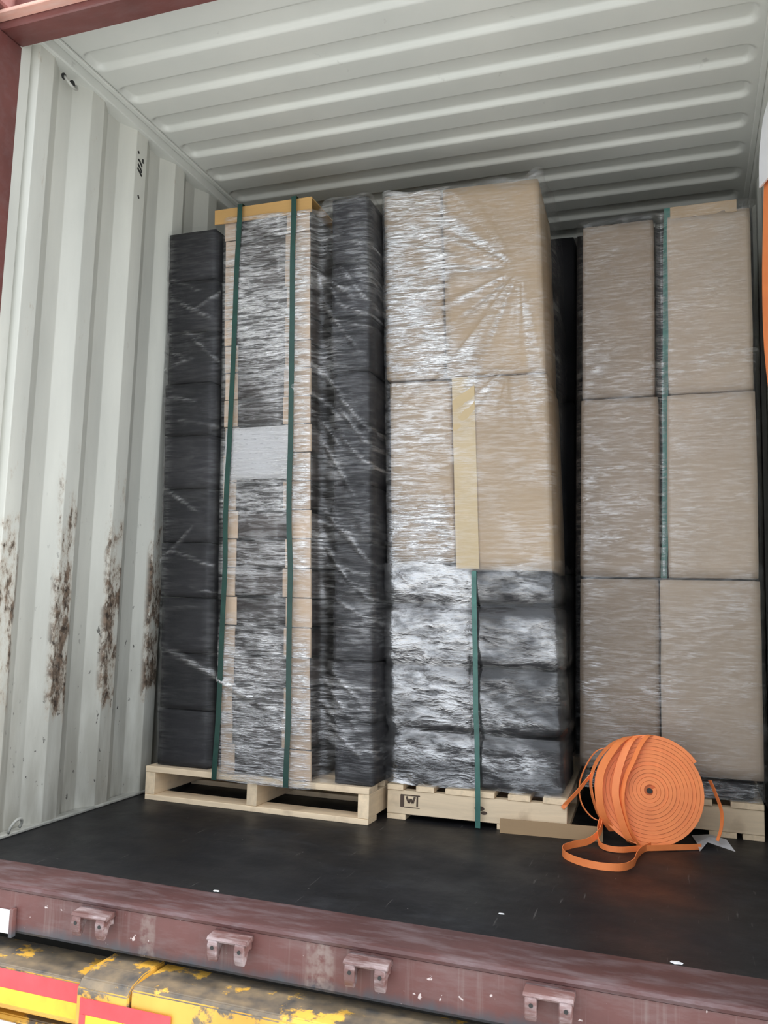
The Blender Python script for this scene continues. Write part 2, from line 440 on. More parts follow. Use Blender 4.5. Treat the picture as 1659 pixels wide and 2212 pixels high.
# door header, corner posts, sill, top rails
bm = bmesh.new(); add_box(bm, -0.1, CW+0.1, -0.045, 0.052, 2.578, 2.70, 0.004)
header = tag(from_bm('trim_1', bm, M['red']), 'red steel door header across the container opening', kind='structure')
bm = bmesh.new(); add_box(bm, -0.1, CW+0.1, -0.085, -0.046, 2.600, 2.612, 0.002)
from_bm('rain_gutter', bm, M['salmon'], header)
bm = bmesh.new(); add_box(bm, -0.16, 0.035, -0.14, 0.02, 2.613, 2.73, 0.012, 2)
from_bm('corner_casting', bm, M['red'], header)
bm = bmesh.new(); add_box(bm, CW-0.035, CW+0.16, -0.14, 0.02, 2.613, 2.73, 0.012, 2)
from_bm('corner_casting', bm, M['red'], header)
for nm, x0, x1, lb in (('trim_2', -0.16, -0.012, 'red steel corner post left of the opening'), ('trim_3', CW+0.012, CW+0.16, 'red steel corner post right of the opening')):
    bm = bmesh.new(); add_box(bm, x0, x1, -0.14, 0.05, -0.14, 2.578, 0.006)
    tag(from_bm(nm, bm, M['red']), lb, kind='structure')
# sill: tread plate with rolled nose and a face below
bm = bmesh.new()
prism(bm, [(0.042, -0.006), (0.042, 0.0), (-0.108, 0.0), (-0.1165, -0.003), (-0.120, -0.010), (-0.1165, -0.018), (-0.108, -0.021), (-0.090, -0.021), (-0.090, -0.006)], -0.012, CW+0.012)
sill = tag(from_bm('trim_4', bm, M['silltop'], smooth=False), 'scuffed dark red door sill in front of the floor', kind='structure')
bm = bmesh.new(); prism(bm, [(-0.111, -0.021), (-0.111, -0.118), (-0.105, -0.126), (0.03, -0.126), (0.03, -0.021)], -0.012, CW+0.012)
from_bm('sill_face', bm, M['sill'], sill)
for k, x in enumerate((0.622, 1.015, 1.365, 1.770)):
    # door cam keeper: a shelf plate with two hooked cheeks
    kp = empty('cam_keeper', Vector((x, -0.111, -0.075))-wloc(sill)); kp.parent = sill
    bm = bmesh.new(); prism(bm, [(-0.111, -0.026), (-0.150, -0.030), (-0.154, -0.036), (-0.150, -0.041), (-0.111, -0.038)], x-0.052, x+0.052)
    from_bm('top_plate', bm, M['keeper'], kp)
    for s in (-1, 1):
        bm = bmesh.new()
        prism(bm, [(-0.111, -0.036), (-0.152, -0.034), (-0.158, -0.048), (-0.156, -0.072), (-0.147, -0.088), (-0.138, -0.080), (-0.134, -0.056), (-0.126, -0.052), (-0.111, -0.060)], x+s*0.036-0.013, x+s*0.036+0.013)
        bmesh.ops.bevel(bm, geom=list(bm.edges), offset=0.0025, segments=1, affect='EDGES')
        ck = from_bm('hook', bm, M['keeper'], kp)
        bm = bmesh.new(); cyl(bm, (x+s*0.036+0.002, -0.157, -0.052), (0, 1, 0), 0.0045, 0.004, 12); from_bm('pin', bm, M['black'], kp)
bm = bmesh.new(); add_box(bm, 0.25, 0.352, -0.1165, -0.1115, -0.128, -0.068, 0.001)
pl = from_bm('white_plate', bm, M['white'], sill)
bm = bmesh.new(); add_box(bm, 0.353, 0.364, -0.128, -0.1115, -0.132, -0.060, 0.001); from_bm('plate_bracket', bm, M['sill'], sill)
for nm, x0, x1, lb in (('trim_5', -0.07, 0.016, 'white top side rail above the left wall'), ('trim_6', CW-0.016, CW+0.07, 'white top side rail above the right wall')):
    bm = bmesh.new(); add_box(bm, x0, x1, 0.053, CL, 2.628, 2.674, 0.005, 2)
    r = tag(from_bm(nm, bm, M['roof']), lb, kind='structure')
    s = 1 if nm == 'trim_5' else -1; xe = x1 if s > 0 else x0
    bm = bmesh.new(); add_box(bm, min(xe, xe+s*0.022), max(xe, xe+s*0.022), 0.056, CL-0.01, 2.664, 2.676, 0.003)
    from_bm('rail_flange', bm, M['roof'], r)
for nm, x0, x1, lb in (('trim_7', -0.03, 0.006, 'pale floor edge rail along the left wall'), ('trim_8', CW-0.006, CW+0.03, 'pale floor edge rail along the right wall')):
    bm = bmesh.new(); add_box(bm, x0, x1, 0.05, CL, 0.0005, 0.012, 0.003)
    tag(from_bm(nm, bm, M['wallsteel']), lb, kind='structure')

# lashing rings and stencil marks belong to the left wall
def ring(y, z, a0, a1, R, rot, name='lashing_ring'):
    pts = []
    for k in range(15):
        a = a0+(a1-a0)*k/14
        pts.append((0.004+0.018*math.sin(math.pi*k/14), y+R*math.cos(a), z+R*math.sin(a)))
    bm = bmesh.new(); tube(bm, pts, 0.005, 8); return from_bm(name, bm, M['wallsteel'], wl, True)
ring(0.255, 0.028, -0.3, math.pi+0.6, 0.026, 0)
ring(0.262, 2.588, math.pi, 2*math.pi, 0.030, 0)
for yy in (0.232, 0.276):
    bm = bmesh.new(); cyl(bm, (0.001, yy, 2.588), (1, 0, 0), 0.011, 0.006, 14); from_bm('ring_hole', bm, M['black'], wl)
for (y0, z0, y1, z1) in ((.672, 2.548, .678, 2.538), (.676, 2.515, .690, 2.508), (.690, 2.508, .702, 2.494), (.705, 2.530, .706, 2.512), (.676, 2.496, .684, 2.488),
                         (.684, 2.488, .698, 2.480), (.698, 2.480, .699, 2.468), (.674, 2.478, .690, 2.466), (.690, 2.466, .704, 2.456), (.688, 2.370, .694, 2.358)):
    bm = bmesh.new(); ribbon(bm, [(0.0008, y0, z0), (0.0008, y1, z1)], (0, (z1-z0), -(y1-y0)), 0.009, 0.0006)
    from_bm('stencil_mark', bm, M['black'], wl)

# ------------------------------------------------------------------ pallets
def shearer(L, z0):
    def f(bm):
        for v in bm.verts: v.co.x += L*(v.co.z-z0)
    return f
def rot_about(bm, c, a):
    bmesh.ops.rotate(bm, verts=bm.verts, cent=Vector(c), matrix=Matrix.Rotation(a, 3, 'Z'))

# left pallet: boards run across, stringer ends face the door
pL = empty('wooden_pallet', (0.525, 1.42, 0)); tag(pL, 'pine pallet with two open fork slots under the dark left stack', 'pallet', 'wooden pallets on the floor')
PX0, PX1, PY = 0.064, 0.988, 0.875
for k in range(7):
    y0 = PY + k*0.165; box('deck_board', (PX0, PX1, y0, y0+(0.10 if k else 0.09), 0.104, 0.126), M['wood_x'], pL, 0.0015)
for x in (PX0, (PX0+PX1)/2-0.021, PX1-0.042):
    box('stringer', (x, x+0.042, PY+0.002, PY+1.08, 0.0205, 0.1035), M['wood_y'], pL, 0.0015)
for k in range(4):
    y0 = PY + 0.001 + k*0.33; box('bottom_board', (PX0+0.001, PX1-0.001, y0, y0+0.09, 0.0, 0.020), M['wood_x'], pL, 0.0015)

# middle pallet: a stringer lies along the front, board ends show above it
def side_pallet(name, x0, x1, y, depth, decks, label, ang, stamp=False):
    c = (x0, y, 0)
    e = empty(name, ((x0+x1)/2, y+depth/2, 0)); tag(e, label, 'pallet', 'wooden pallets on the floor')
    def pb(nm, b, mt):
        bm = bmesh.new(); add_box(bm, *b, bev=0.0015); rot_about(bm, c, ang); return from_bm(nm, bm, mt, e)
    for yy in (y, y+depth/2-0.02, y+depth-0.04):
        s = pb('stringer', (x0, x1, yy, yy+0.04, 0.0205, 0.1035), M['wood_x'])
        if yy == y: first = s
    for a, b in decks: pb('deck_board', (a, b, y-0.004, y+depth, 0.104, 0.124), M['wood_y'])
    for a, b in ((x0, x0+0.07), ((x0+x1)/2+0.08, (x0+x1)/2+0.17), (x1-0.07, x1)): pb('bottom_board', (a, b, y+0.002, y+depth, 0.0, 0.020), M['wood_y'])
    if stamp:
        for bx in ((1.062, 1.076, .046, .088), (1.062, 1.135, .0865, .0905), (1.122, 1.128, .05, .086), (1.076, 1.135, .045, .0475)):
            pb('stamp_mark', (bx[0], bx[1], y-0.0012, y+0.0, bx[2], bx[3]), M['brownink'])
        for (a, b, c2, d) in ((1.084, .084, 1.094, .062), (1.094, .062, 1.101, .076), (1.101, .076, 1.108, .062), (1.108, .062, 1.116, .084)):
            bm = bmesh.new(); ribbon(bm, [(a, y-0.0008, b), (c2, y-0.0008, d)], (d-b, 0, a-c2), 0.008, 0.001); rot_about(bm, c, ang); from_bm('stamp_mark', bm, M['brownink'], e)
        for kx, kz, kr in ((1.352, .066, .018), (1.368, .052, .012)):
            bm = bmesh.new(); cyl(bm, (kx, y-0.0002, kz), (0, 1, 0), kr, 0.0012, 14)
            for v in bm.verts: v.co.z = kz+(v.co.z-kz)*0.5
            rot_about(bm, c, ang); from_bm('knot', bm, M['brownink'], e)
    return e
AC = 0.042
pC = side_pallet('wooden_pallet', 1.012, 1.655, 1.005, 0.92, ((1.012, 1.072), (1.12, 1.187), (1.228, 1.405), (1.452, 1.530), (1.573, 1.655)), 'pine pallet with stamped front beam under the middle stack', AC, True)
pR = side_pallet('wooden_pallet', 1.775, 2.292, 1.262, 0.70, ((1.775, 1.86), (1.90, 1.99), (2.03, 2.125), (2.185, 2.292)), 'pine pallet half hidden behind the orange coil', 0.0)

# ------------------------------------------------------------------ soft and carton boxes
def pillow(bm, x0, x1, y0, y1, z0, z1, bulge=0.01, r=0.02, n=6, seed=0, dent=0.0):
    """box with rounded edges and slightly bulging, uneven faces"""
    cx, cy, cz = (x0+x1)/2, (y0+y1)/2, (z0+z1)/2; hx, hy, hz = (x1-x0)/2, (y1-y0)/2, (z1-z0)/2
    g = bmesh.ops.create_cube(bm, size=2.0); vs0 = set(g['verts'])
    es = list({e for v in vs0 for e in v.link_edges})
    bmesh.ops.subdivide_edges(bm, edges=es, cuts=n, use_grid_fill=True)
    for v in bm.verts:
        p = v.co.copy(); u = [max(-1, min(1, c)) for c in p]
        # pack rows toward the edges so the rounding stays small
        q = Vector([math.copysign(abs(c)**0.6, c) for c in u])
        w = Vector((q.x*hx, q.y*hy, q.z*hz))
        inner = Vector((max(-hx+r, min(hx-r, w.x)), max(-hy+r, min(hy-r, w.y)), max(-hz+r, min(hz-r, w.z))))
        d = w-inner
        if d.length > 1e-9: w = inner + d.normalized()*r
        fx, fy, fz = (1-q.x**2), (1-q.y**2), (1-q.z**2)
        s = seed*3.7
        nz = float(vnoise(q.x*2+s+9, q.z*2+q.y+s))*dent
        if abs(u[1]) > 0.99: w.y += math.copysign(bulge*fx*fz+nz, q.y)
        if abs(u[0]) > 0.99: w.x += math.copysign(bulge*fy*fz+nz*0.5, q.x)
        v.co = Vector((cx, cy, cz)) + w

def soft(name, b, mat, label=None, cat=None, group=None, parent=None, shear=None, ang=None, **kw):
    bm = bmesh.new(); pillow(bm, *b, **kw)
    if ang: rot_about(bm, ang[0], ang[1])
    if shear: shear(bm)
    o = from_bm(name, bm, mat, parent, True)
    return tag(o, label, cat, group) if label else o

def wrapped(name, b, mat, label, cat, group, **kw):
    """a bundle or carton with its body; its piece of the film joins later"""
    body = soft('body', b, mat, **kw)
    e = empty(name, body.location); body.parent = e; body.location = (0, 0, 0)
    return tag(e, label, cat, group)

OWN = {'L': [], 'C': [], 'C2': [], 'R': []}   # (thing, x0, x1, z0, z1) for handing out the film
def ordw(i, n):
    names = ['lowest', 'second', 'third', 'fourth', 'fifth', 'sixth', 'seventh', 'eighth', 'ninth', 'tenth', 'eleventh', 'twelfth', 'thirteenth', 'fourteenth', 'fifteenth', 'sixteenth', 'seventeenth', 'eighteenth', 'nineteenth', 'twentieth']
    return 'topmost' if i == n-1 else names[i]

# ---- left stack
SHL = shearer(-0.041, 0.126)
LB, LT = 0.127, 2.300
NB_ = 10; hb = (LT-LB)/NB_
LX = (0.102, 0.388, 0.773, 0.994)
for i in range(NB_):
    z0 = LB+i*hb; w = 0.012*float(vnoise(i*1.3, 3.1)); wv = 0.014*float(vnoise(i*2.3, 8.1))
    pos = ordw(i, NB_); pos2 = pos + ('' if i in (0, NB_-1) else ' from below')
    e = wrapped('wrapped_bundle', (LX[0]+w-0.004, 0.322+w, 0.905+wv, 1.85, z0+0.001, z0+hb-0.001), M['dark'], 'dark wrapped bundle in the column beside the white wall, '+pos2, 'bundle', 'dark bundles of the left stack', shear=SHL, bulge=0.006, r=0.006, seed=i, dent=0.008)
    OWN['L'].append((e, -9, LX[1]-0.003, z0, z0+hb))
    e = wrapped('wrapped_bundle', (0.842-w, LX[3]+w*0.5, 0.905-wv, 1.60, z0+0.001, z0+hb-0.001+(0.045 if i == NB_-1 else 0)), M['dark'], 'dark wrapped bundle right of the flat cartons, '+pos2, 'bundle', 'dark bundles of the left stack', shear=SHL, bulge=0.006, r=0.006, seed=i+20, dent=0.008)
    OWN['L'].append((e, LX[2], 9, z0, z0+hb+0.1*(i == NB_-1)))
NT = 20; ht = (LT+0.03-LB)/NT
for i in range(NT):
    z0 = LB+i*ht; jx = 0.022*float(vnoise(i*0.9+4, 1.7)); jy = 0.008*float(vnoise(i*1.9, 5.7))
    pos = ordw(i, NT); pos2 = pos + ('' if i in (0, NT-1) else ' from below')
    x0, x1 = LX[1]+jx, LX[2]-0.012+jx*0.6; y = 0.878+jy
    t = empty('flat_carton', ((x0+x1)/2, y+0.4, z0)); OWN['L'].append((t, LX[1]-0.003, LX[2], z0, z0+ht)); tag(t, 'flat open-fronted carton between the dark bundles, '+pos2, 'carton', 'flat cartons of the left stack')
    soft('contents', (x0+0.004, x1-0.006, y+0.008, y+0.9, z0+0.004, z0+ht-0.004), M['product'], parent=t, shear=SHL, bulge=0.004, r=0.012, n=4, seed=i)
    wl_, wr_ = 0.055+0.02*float(vnoise(i*3.1, 2.2)), 0.105+0.03*float(vnoise(i*2.7, 7.2))
    box('end_flap', (x0, x0+wl_, y-0.002, y+0.004, z0+0.002, z0+ht-0.002), M['kraft_flap'], t, 0.001, shear=SHL)
    box('end_flap', (x1-wr_, x1, y-0.003, y+0.004, z0+0.002, z0+ht-0.002), M['kraft_flap'], t, 0.001, shear=SHL)
# folded card cap on top
bm = bmesh.new()
prism(bm, [(0.862, 2.285), (0.862, 2.352), (1.8, 2.352), (1.8, 2.347), (0.867, 2.347), (0.867, 2.285)], 0.340, 0.772)
for v in bm.verts:
    v.co.x += -0.041*(v.co.z-0.126)
    if v.co.z < 2.3: v.co.z += 0.006*math.sin(v.co.x*30)
tag(from_bm('cardboard_sheet', bm, M['kraft_gold']), 'golden brown cardboard sheet folded over the top of the left stack', 'cardboard')

def strap(name, pts, w, mat, label, wd=(1, 0, 0)):
    bm = bmesh.new(); ribbon(bm, pts, wd, w, 0.0012)
    return tag(from_bm(name, bm, mat), label, 'strap', 'green packing straps')
def vstrap(name, x_b, x_t, y, zb, zt, w, mat, label, over=0.12, wob=0.0):
    pts = []
    for k in range(40):
        t = k/39; z = zb+(zt-zb)*t
        pts.append((x_b+(x_t-x_b)*t+wob*float(vnoise(t*9, 3.3)), y+wob*0.6*float(vnoise(t*14, 1.3)), z))
    pts.append((x_t, y+0.02, zt+0.004))
    if over: pts.append((x_t, y+over, zt+0.004))
    return strap(name, pts, w, mat, label)
vstrap('packing_strap', 0.388, 0.372, 0.846, 0.106, 2.355, 0.021, M['strap'], 'dark green strap crossing the white paper sheet, left of two', wob=0.012)
vstrap('packing_strap', 0.683, 0.610, 0.846, 0.106, 2.355, 0.021, M['strap'], 'dark green strap right of the white paper sheet', wob=0.012)
# white paper sheet
bm = bmesh.new(); gx = np.linspace(0.352, 0.643, 14); gz = np.linspace(1.237, 1.440, 10)
vv = [[bm.verts.new((x-0.004*(z-1.3), 0.8605+0.002*float(vnoise(x*20, z*20)), z+0.018*(x-0.352)*0.5)) for x in gx] for z in gz]
for j in range(9):
    for i in range(13): bm.faces.new((vv[j][i], vv[j][i+1], vv[j+1][i+1], vv[j+1][i]))
bmesh.ops.solidify(bm, geom=list(bm.faces), thickness=0.0004)
tag(from_bm('paper_sheet', bm, M['paper'], smooth=True), 'white printed paper sheet tucked behind the film of the left stack', 'paper')

# ---- middle stack
SHC = shearer(-0.043, 0.126)
CA = ((1.012, 1.005, 0), AC)
CX0, CXM, CX1, CY = 1.030, 1.330, 1.655, 1.022
lz = (0.126, 0.318, 0.555, 0.780, 0.905)
for i in range(4):
    pos = ('lowest', 'second from below', 'third from below', 'topmost')[i]
    w = 0.01*float(vnoise(i*3.3, 1.1))
    e = wrapped('wrapped_bundle', (CX0+w, CXM-0.004, CY, 1.45, lz[i]+0.003, lz[i+1]-0.003), M['dark'], 'silvery film-wrapped bundle in the middle stack left of the green strap, '+pos, 'bundle', 'film-wrapped bundles of the middle stack', shear=SHC, ang=CA, bulge=0.006, r=0.022, seed=i+40, dent=0.008)
    OWN['C2'].append((e, -9, CXM, lz[i], lz[i+1]))
    e = wrapped('wrapped_bundle', (CXM+0.004, CX1-w-0.012, CY, 1.45, lz[i]+0.003, lz[i+1]-0.003), M['dark'], 'grey film-wrapped bundle in the middle stack right of the green strap, '+pos, 'bundle', 'film-wrapped bundles of the middle stack', shear=SHC, ang=CA, bulge=0.006, r=0.022, seed=i+50, dent=0.008)
    OWN['C2'].append((e, CXM, 9, lz[i], lz[i+1]))
KW = dict(shear=SHC, ang=CA, r=0.008, n=8)
e1 = wrapped('carton', (CX0+0.004, 1.278, CY, 1.45, 0.935, 1.628), M['kraft'], 'tall brown carton in the middle stack left of the pale tape', 'carton', 'cartons of the middle stack', bulge=0.004, seed=61, dent=0.006, **KW)
cR = empty('carton', (1.45, 1.45, 0.907)); tag(cR, 'tall brown carton with pale tape strip above the grey bundles', 'carton', 'cartons of the middle stack')
soft('body', (1.284, CX1-0.014, CY-0.012, 1.45, 0.907, 1.632), M['kraft'], parent=cR, bulge=0.004, seed=63, dent=0.006, **KW)
bm = bmesh.new(); add_box(bm, 1.286, 1.372, CY-0.0215, CY-0.014, 0.91, 1.63, 0.001); rot_about(bm, *CA); SHC(bm); o = from_bm('tape_strip', bm, M['tape'], cR); o['label'] = 'pale yellowish strip down the left edge'
e2 = wrapped('carton', (CX0-0.008, 1.252, CY-0.004, 1.45, 1.640, 2.395), M['kraft'], 'top left brown carton of the middle stack', 'carton', 'cartons of the middle stack', bulge=0.005, seed=65, dent=0.006, **KW)
e3 = wrapped('carton', (1.262, CX1-0.020, CY-0.006, 1.45, 1.640, 2.393), M['kraft'], 'top right brown carton of the middle stack under fanned film folds', 'carton', 'cartons of the middle stack', bulge=0.006, seed=67, dent=0.006, **KW)
OWN['C'] += [(e1, -9, 1.281, 0, 1.635), (cR, 1.281, 9, 0, 1.635), (e2, -9, 1.257, 1.635, 9), (e3, 1.257, 9, 1.635, 9)]
vstrap('packing_strap', 1.353, 1.322, 0.998, 0.004, 0.900, 0.018, M['strap_pale'], 'green strap down the silvery lower half of the middle stack', over=0, wob=0.004)

# ---- right stack
RX0, RXA, RXB, RX1, RY = 1.668, 1.945, 1.992, 2.288, 1.262
for i, (a, b) in enumerate(((1.70, 1.975), (1.985, 2.265))):
    e = wrapped('wrapped_bundle', (a, b, RY+0.01, 1.93, 0.126, 0.196), M['dark'], 'flat grey film-wrapped bundle under the right cartons, '+('left' if i == 0 else 'right')+' one', 'bundle', 'bundles under the right cartons', bulge=0.004, r=0.02, seed=70+i, dent=0.006)
    OWN['R'].append((e, (-9, 1.98)[i], (1.98, 9)[i], 0, 0.198))
KR = dict(r=0.010, n=9)
rl = ((0.199, 0.893), (0.898, 1.580), (1.585, 2.278))
nm = ('bottom', 'middle', 'top')
for i, (a, b) in enumerate(rl):
    xa = 1.952 if i == 0 else (1.957 if i == 1 else RXA); xb = 1.957 if i == 0 else (1.985 if i == 1 else RXB)
    e = wrapped('carton', (RX0+(0.0, 0.002, 0.006)[i], xa, RY, 1.93, a, b), M['kraft_grey'], 'greyish brown carton, '+nm[i]+' left of the right stack', 'carton', 'cartons of the right stack', bulge=0.004, seed=80+i, dent=0.010, **KR)
    OWN['R'].append((e, -9, (xa+xb)/2, a-0.003, b+0.003))
    e = wrapped('carton', (xb, RX1+(0.008, 0.004, 0.0)[i], RY-0.004, 1.93, a, b), M['kraft_warm'], 'greyish brown carton, '+nm[i]+' right of the right stack', 'carton', 'cartons of the right stack', bulge=0.004, seed=90+i, dent=0.016, **KR)
    OWN['R'].append((e, (xa+xb)/2, 9, a-0.003, b+0.003))
soft('filler_slab', (1.960, 1.984, RY+0.022, 1.9, 0.900, 1.58), M['dark'], 'dark film-wrapped filler in the gap between the middle cartons of the right stack', 'filler', 'fillers in the right stack', bulge=0.002, r=0.004, seed=99, dent=0.004)
soft('filler_slab', (1.948, 1.989, RY+0.022, 1.9, 1.586, 2.27), M['dark'], 'dark film-wrapped filler in the gap between the top cartons of the right stack', 'filler', 'fillers in the right stack', bulge=0.002, r=0.004, seed=98, dent=0.006)
bm = bmesh.new(); prism(bm, [(RY-0.006, 2.266), (RY-0.006, 2.312), (1.9, 2.312), (1.9, 2.306), (RY-0.001, 2.306), (RY-0.001, 2.266)], 2.005, 2.240)
tag(from_bm('cardboard_sheet', bm, M['kraft']), 'brown cardboard sheet on top of the right stack', 'cardboard')
vstrap('packing_strap', 1.973, 1.992, RY+0.004, 0.897, 2.314, 0.022, M['strap_pale'], 'green strap in the gap between the right cartons', wob=0.006)

# ---- assumed next row, added to block light and darken the gaps and rear ceiling
for x0, x1, w in ((0.03, 0.785, 'left'), (0.79, 1.555, 'middle'), (1.56, 2.32, 'right')):
    e = empty('added_dark_load', ((x0+x1)/2, 2.4, 0)); tag(e, 'dark load added deeper inside to block light, just behind the '+w+' stack', 'bundle', 'added light-blocking loads deeper in the container')
    box('pallet_base', (x0, x1, 1.99, 2.88, 0.0, 0.12), M['wood_x'], e, 0.002)
    for k in range(3): soft('bundle', (x0+0.002, x1-0.002, 2.00, 2.87, 0.122+k*0.82, 0.94+k*0.82), M['dark'], parent=e, bulge=0.006, r=0.012, seed=k)

# ------------------------------------------------------------------ stretch film
def film(key, x0, x1, yf, depth, zb, zt, mat, gain, disp, L=0.0, z0=0.126, ang=None, off=0.012, dx=0.008, dz=0.009, rim=0.06, edge=None):
    r = 0.03; P = []
    n_s = 26
    for k in range(n_s): P.append((x0, yf+depth-(depth-r)*k/(n_s-1), -1, 0))
    for k in range(1, 6): a = math.pi*0.5*k/6; P.append((x0+r-r*math.cos(a), yf+r-r*math.sin(a), -math.cos(a), -math.sin(a)))
    nx = int((x1-x0-2*r)/dx)
    for k in range(nx+1): P.append((x0+r+(x1-x0-2*r)*k/nx, yf, 0, -1))
    for k in range(1, 6): a = math.pi*0.5*k/6; P.append((x1-r+r*math.sin(a), yf+r-r*math.cos(a), math.sin(a), -math.cos(a)))
    for k in range(n_s): P.append((x1, yf+r+(depth-r)*k/(n_s-1), 1, 0))
    P = np.array(P); nz = int((zt-zb)/dz)
    z = np.linspace(zb, zt, nz+1)
    s = np.concatenate([[0], np.cumsum(np.hypot(np.diff(P[:, 0]), np.diff(P[:, 1])))])
    X = np.repeat(P[None, :, 0], nz+1, 0); Y = np.repeat(P[None, :, 1], nz+1, 0); NX = P[None, :, 2]; NY = P[None, :, 3]
    S = np.repeat(s[None], nz+1, 0); Z = np.repeat(z[:, None], len(P), 1)
    D = off + disp(X, Y, Z, S)
    if edge is not None:   # ragged upper and lower hem
        Z = Z + edge(S)*np.clip((Z-zt+0.25)/0.25, 0, 1) - 0.5*edge(S+7)*np.clip((zb+0.15-Z)/0.15, 0, 1)
    Xd = X+NX*D; Yd = Y+NY*D
    # fold the rim over the top
    if rim:
        rows = 5; cx, cyy = (x0+x1)/2, yf+depth/2
        add = []
        for k in range(1, rows+1):
            t = k/rows*rim
            add.append(np.stack([Xd[-1]-NX[0]*t, Yd[-1]-NY[0]*t, Z[-1]+0.006*np.sin(k)+0.012*vnoise(S[-1]*25, k*1.3)*k/rows], -1))
        G = np.concatenate([np.stack([Xd, Yd, Z], -1), np.array(add)], 0)
    else: G = np.stack([Xd, Yd, Z], -1)
    ny, nxx = G.shape[:2]; V = G.reshape(-1, 3)
    if ang:
        c, a = ang; ca, sa = math.cos(a), math.sin(a)
        vx, vy = V[:, 0]-c[0], V[:, 1]-c[1]
        V = np.stack([c[0]+ca*vx-sa*vy, c[1]+sa*vx+ca*vy, V[:, 2]], -1)
    V[:, 0] += L*(V[:, 2]-z0)
    idx = np.arange(ny*nxx).reshape(ny, nxx)
    F = np.stack([idx[:-1, :-1], idx[:-1, 1:], idx[1:, 1:], idx[1:, :-1]], -1).reshape(-1, 4)
    pad = ny-(nz+1)
    full = lambda A: np.concatenate([A, np.repeat(A[-1:], pad, 0)], 0) if pad else A
    gx, gz, gy = full(X), full(np.repeat(z[:, None], X.shape[1], 1)), full(Y)
    lay = np.clip(gain(gx, gy, gz), 0, 1.5).reshape(-1)  # how strongly film highlights are painted in at each point
    cx = gx.reshape(-1)[F].mean(1); cz = gz.reshape(-1)[F].mean(1)
    left = np.ones(len(F), bool); made = []
    own = OWN[key]; lo = min(o[3] for o in own); hi = max(o[4] for o in own)
    czc = np.clip(cz, lo+1e-4, hi-1e-4)
    for (th, a0, a1, b0, b1) in own:
        sel = left & (cx >= a0) & (cx < a1) & (czc >= b0) & (czc < b1); left &= ~sel
        f = F[sel]
        if not len(f): continue
        used, inv = np.unique(f.reshape(-1), return_inverse=True)
        o = from_arrays('film', V[used], inv.reshape(-1, 4).tolist(), mat, th, True, tuple(wloc(th)))
        at = o.data.attributes.new('painted_sheen', 'FLOAT', 'POINT'); at.data.foreach_set('value', lay[used].astype(np.float32))
        o['label'] = 'clear stretch film'
    return int(left.sum())

def crease(X, Z, p, q, w, h):
    """a raised tension fold from p to q"""
    ax, az = p; bx, bz = q; L2 = (bx-ax)**2+(bz-az)**2
    t = np.clip(((X-ax)*(bx-ax)+(Z-az)*(bz-az))/L2, 0, 1)
    d = np.hypot(X-(ax+t*(bx-ax)), Z-(az+t*(bz-az)))
    return h*np.exp(-(d/w)**2)*np.sin(np.pi*np.clip(t, 0.06, 1))**0.5
def fan(X, Z, c, a0, a1, n, R, h, seed=0):
    """pleats running out of one anchor point"""
    dx, dz = X-c[0], Z-c[1]; r = np.hypot(dx, dz); a = np.arctan2(dz, dx) % (2*np.pi)
    win = np.clip((a-a0)/0.15, 0, 1)*np.clip((a1-a)/0.15, 0, 1)
    wv = vnoise(a*n+seed*5.1, r*2+seed) + 0.5*vnoise(a*n*2.3+seed, r*3)
    return h*wv*win*np.clip(r/0.06, 0, 1)*np.clip((R-r)/(R*0.5), 0, 1)

def bump1(A, c, w): return np.exp(-((A-c)/w)**2)
def sm(A, a, b): t = np.clip((A-a)/(b-a), 0, 1); return t*t*(3-2*t)
lf_lines = [((RNG.random()*0.25+0.10), RNG.random()*2.0+0.2, RNG.random()*0.6-0.3) for _ in range(14)] + [((RNG.random()*0.24+0.79), RNG.random()*2.0+0.2, -RNG.random()*0.6+0.1) for _ in range(34)]
def dispL(X, Y, Z, S):
    d = 0.006*vnoise(X*5+3, Z*7)+0.002*vnoise(X*14, Z*50)
    side = sm(np.abs(X-0.578), 0.19, 0.22)
    layer = (Z-LB)/hb; d = d - 0.002*np.exp(-((layer-np.round(layer))*hb/0.02)**2)*side - 0.010*bump1(X, 0.352, 0.03) - 0.012*bump1(X, 0.81, 0.035)
    d = d + 0.030*(1-side)*(Y < 0.93)          # the flat cartons stand proud of the bundles
    d = d + (X > 0.79)*(0.010*vnoise(X*13+Z*6, Z*9-X*6)+0.005*vnoise(X*30+Z*18, Z*24))
    for (x, zz, tl) in lf_lines: d = d+crease(X, Z, (x-0.09, zz-tl*0.3), (x+0.10, zz+tl*0.3), 0.006, 0.007)
    d = d+crease(X, Z, (0.08, 0.60), (0.70, 0.34), 0.010, 0.010)
    return d+0.004*vnoise(Y*8, Z*12)
